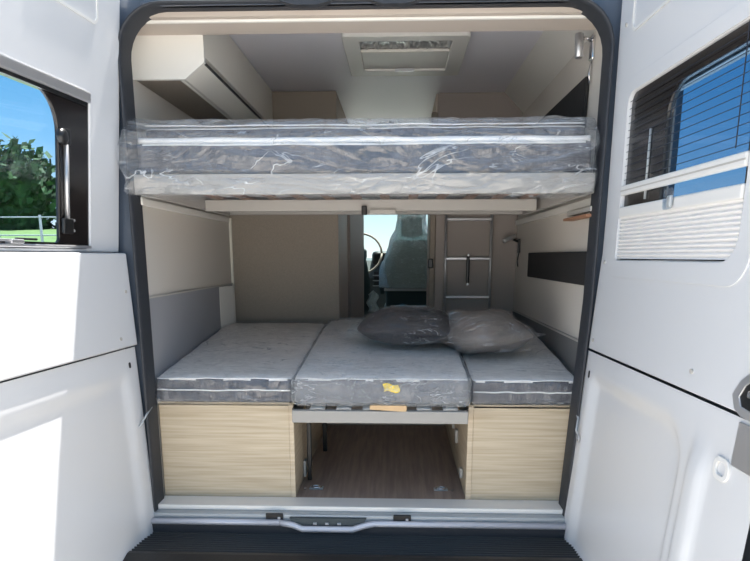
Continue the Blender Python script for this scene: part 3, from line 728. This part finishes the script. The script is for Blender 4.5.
# ================================================================== cab
def seat(label, cx, cy, yaw, covered):
    t = thing('cab_seat', label, 'seat', (cx, cy, .55))
    obj('backrest', softbox(cx-.20, cx+.20, cy-.06, cy+.07, 1.02, 1.56, r=.05, nx=12, ny=4, nzz=14, disp=lambda p: (-(p.x-cx)*.25*sm(p.z, 1.2, 1.56), 0, 0)), 'seat', t, smooth=True)
    obj('headrest', softbox(cx-.08, cx+.08, cy-.05, cy+.05, 1.58, 1.74, r=.045, nx=8, ny=4, nzz=8), 'seat', t, smooth=True)
    obj('seat_cushion', softbox(cx-.22, cx+.22, cy-.02, cy+.46, .92, 1.06, r=.04, nx=10, ny=10, nzz=4), 'seat', t, smooth=True)
    obj('pedestal', bx(cx-.19, cx+.19, cy, cy+.38, FZ, .92, bev=.01), 'black', t)
    arm = obj('armrest', softbox(cx-.25, cx-.205, cy+.02, cy+.30, 1.14, 1.40, r=.02, nx=3, ny=6, nzz=6), 'seat', t, smooth=True)
    if covered:
        def fn(u, v):
            th = 2*math.pi*u; z = 1.20+.585*v
            w = .235 - .135*sm(v, .15, .95) if v < .97 else .05
            w *= (1-.9*sm(v, .93, 1.0)); d = .115*(1-.7*sm(v, .9, 1))
            n = nz(math.cos(th)*2, math.sin(th)*2, z*1.5, 4)*.03 + .010*math.sin(th*11+nz(z, th, 0, 3)*4)*(1-v)
            return (cx+math.cos(th)*(w+n), cy+.005+math.sin(th)*(d+abs(n)*.5), z)
        obj('plastic_cover', grid_bm(fn, 72, 30), 'seatfilm', t, smooth=True)
        obj('bottom_frame', bx(cx-.21, cx+.21, cy-.09, cy-.05, 1.175, 1.195, bev=.004), 'steel', t)
        obj('adjuster_bar', bx(cx-.16, cx+.17, cy-.10, cy-.08, 1.055, 1.065, bev=.002), 'steel', t)
    return t
seat('cab seat under milky plastic cover seen through the aisle', .215, 2.85, 0, True)
s2 = seat('dark cab seat half hidden behind the wardrobe, left of the covered seat', -.30, 2.72, 0, False)
obj('plastic_cover_end', grid_bm(lambda u, v: (-.115+.075*u+.01*math.sin(v*9), 2.60+.02*math.sin(u*6), 1.03+.16*v*(1-.4*abs(u-.5))), 10, 12), 'seatfilm', s2, smooth=True)

db = thing('dashboard', 'grey dashboard with slotted air vents below the windscreen, seen down the aisle', 'dashboard', (0, 3.7, .9))
obj('console', prism(B(), [(3.55, .6), (3.50, 1.25), (3.62, 1.40), (4.2, 1.42), (4.2, .6)], 'x', -.95, .95), 'dash', db)
obj('display_hood', softbox(-.12, .06, 3.50, 3.70, 1.36, 1.48, r=.03, nx=6, ny=4, nzz=4), 'black', db, smooth=True)
for z in (1.19, 1.235, 1.28): obj('air_vent', bx(-.10, .03, 3.47, 3.52, z, z+.028, bev=.004), 'black', db)
for z in (1.18, 1.225, 1.27): obj('vent_trim', bx(-.11, .04, 3.465, 3.50, z, z+.006), 'silver', db)
wh = thing('steering_wheel', 'thin steering wheel rim in front of the windscreen, beside the covered seat', 'steering wheel', (-.10, 3.42, 1.4))
obj('rim', tube(B(), [(-.22+.19*math.cos(R(a)), 3.40+.07*math.sin(R(a)), 1.46+.17*math.sin(R(a))) for a in range(0, 361, 15)], .009, 8), 'taupe', wh, smooth=True)
obj('hub', softbox(-.28, -.16, 3.40, 3.46, 1.41, 1.50, r=.02, nx=4, ny=3, nzz=4), 'dash', wh, smooth=True)
ws = obj('window_1', prism(B(), [(4.30, 1.40), (4.31, 1.40), (3.46, 2.08), (3.45, 2.08)], 'x', -.80, .80), 'clear'); ws['kind'] = 'structure'
obj('windscreen_pillar', tube(B(), [(-.84, 4.32, 1.38), (-.80, 3.4, 2.10)], .05, 8), 'dash', ws)
obj('windscreen_pillar', tube(B(), [(.84, 4.32, 1.38), (.80, 3.4, 2.10)], .05, 8), 'dash', ws)
obj('sun_visor_mirror', bx(.02, .18, 3.44, 3.47, 1.80, 1.87, bev=.01), 'dash', ws)
obj('nose', prism(B(), [(4.2, .4), (5.1, .4), (5.1, .95), (4.9, 1.15), (4.3, 1.37), (4.2, 1.37)], 'x', -.98, .98), 'body', vb)
for s in (-1, 1): obj('cab_side', bx(min(s*.96, s*1.0), max(s*.96, s*1.0), 3.05, 4.3, .4, 1.35), 'body', vb)

# ================================================================== outdoors seen through the windows
fn = thing('wire_fence', 'grey post and wire fence on the grass bank outside', 'fence', (-8, 12, 1.0))
for k in range(14):
    x = -14+k*1.0
    obj('post', tube(B(), [(x, 12.5, .4), (x, 12.5, 2.35)], .03, 6), 'steel', fn)
for z in (1.5, 1.9, 2.3): obj('rail', tube(B(), [(-14, 12.5, z), (-1, 12.5, z)], .015, 6), 'steel', fn)
def tree(x, y, h, w, seed, label, sh=0):
    t = thing('tree', label, 'tree', (x, y, .8), 'trees beyond the fence')
    tr_ = obj('trunk', tube(B(), [(x, y, .2), (x+.1, y, h*.5), (x, y, h*.75)], [.22, .16, .08], 8), 'bark', t, smooth=True)
    rnd = random.Random(seed); bm = B()
    for k in range(2600):
        # leaf clusters in a lumpy crown
        c = Vector((rnd.gauss(0, 1), rnd.gauss(0, 1), rnd.gauss(0, 1))).normalized()
        rad = (.72+.28*rnd.random())*(1+.35*nz(c.x+seed, c.y, c.z, 2.2))
        p = Vector((x+c.x*w*rad, y+c.y*w*.8*rad, h*.55+c.z*h*.45*rad))
        if p.z < 1: continue
        s = .10+.16*rnd.random(); a = Vector((rnd.gauss(0, 1), rnd.gauss(0, 1), rnd.gauss(0, 1))).normalized(); b = a.orthogonal().normalized(); cc = a.cross(b)
        bm.faces.new([bm.verts.new(p+b*s+cc*s*.2), bm.verts.new(p+cc*s*.6), bm.verts.new(p-b*s), bm.verts.new(p-cc*s*.7)])
    obj('crown', bm, 'leaf', t)
    core = softbox(x-w*.7, x+w*.7, y-w*.6, y+w*.6, h*.2, h*.88, r=w*.6, nx=8, ny=8, nzz=8, disp=lambda p: (nz(p.x, p.y, p.z, .8)*.5,)*3)
    obj('inner_crown', core, 'leaf', t, smooth=True)
for i, (x, y, h, w, l) in enumerate([(-20.5, 26, 7.4, 2.4, 'leafy green tree beyond the fence at far left of the left window'),
        (-15.9, 25, 6.0, 2.1, 'leafy green tree beyond the fence in the middle of the left window'),
        (-11.8, 26, 6.4, 1.9, 'leafy green tree beyond the fence at the right of the left window')]):
    tree(x, y, h, w, i*7+3, l)
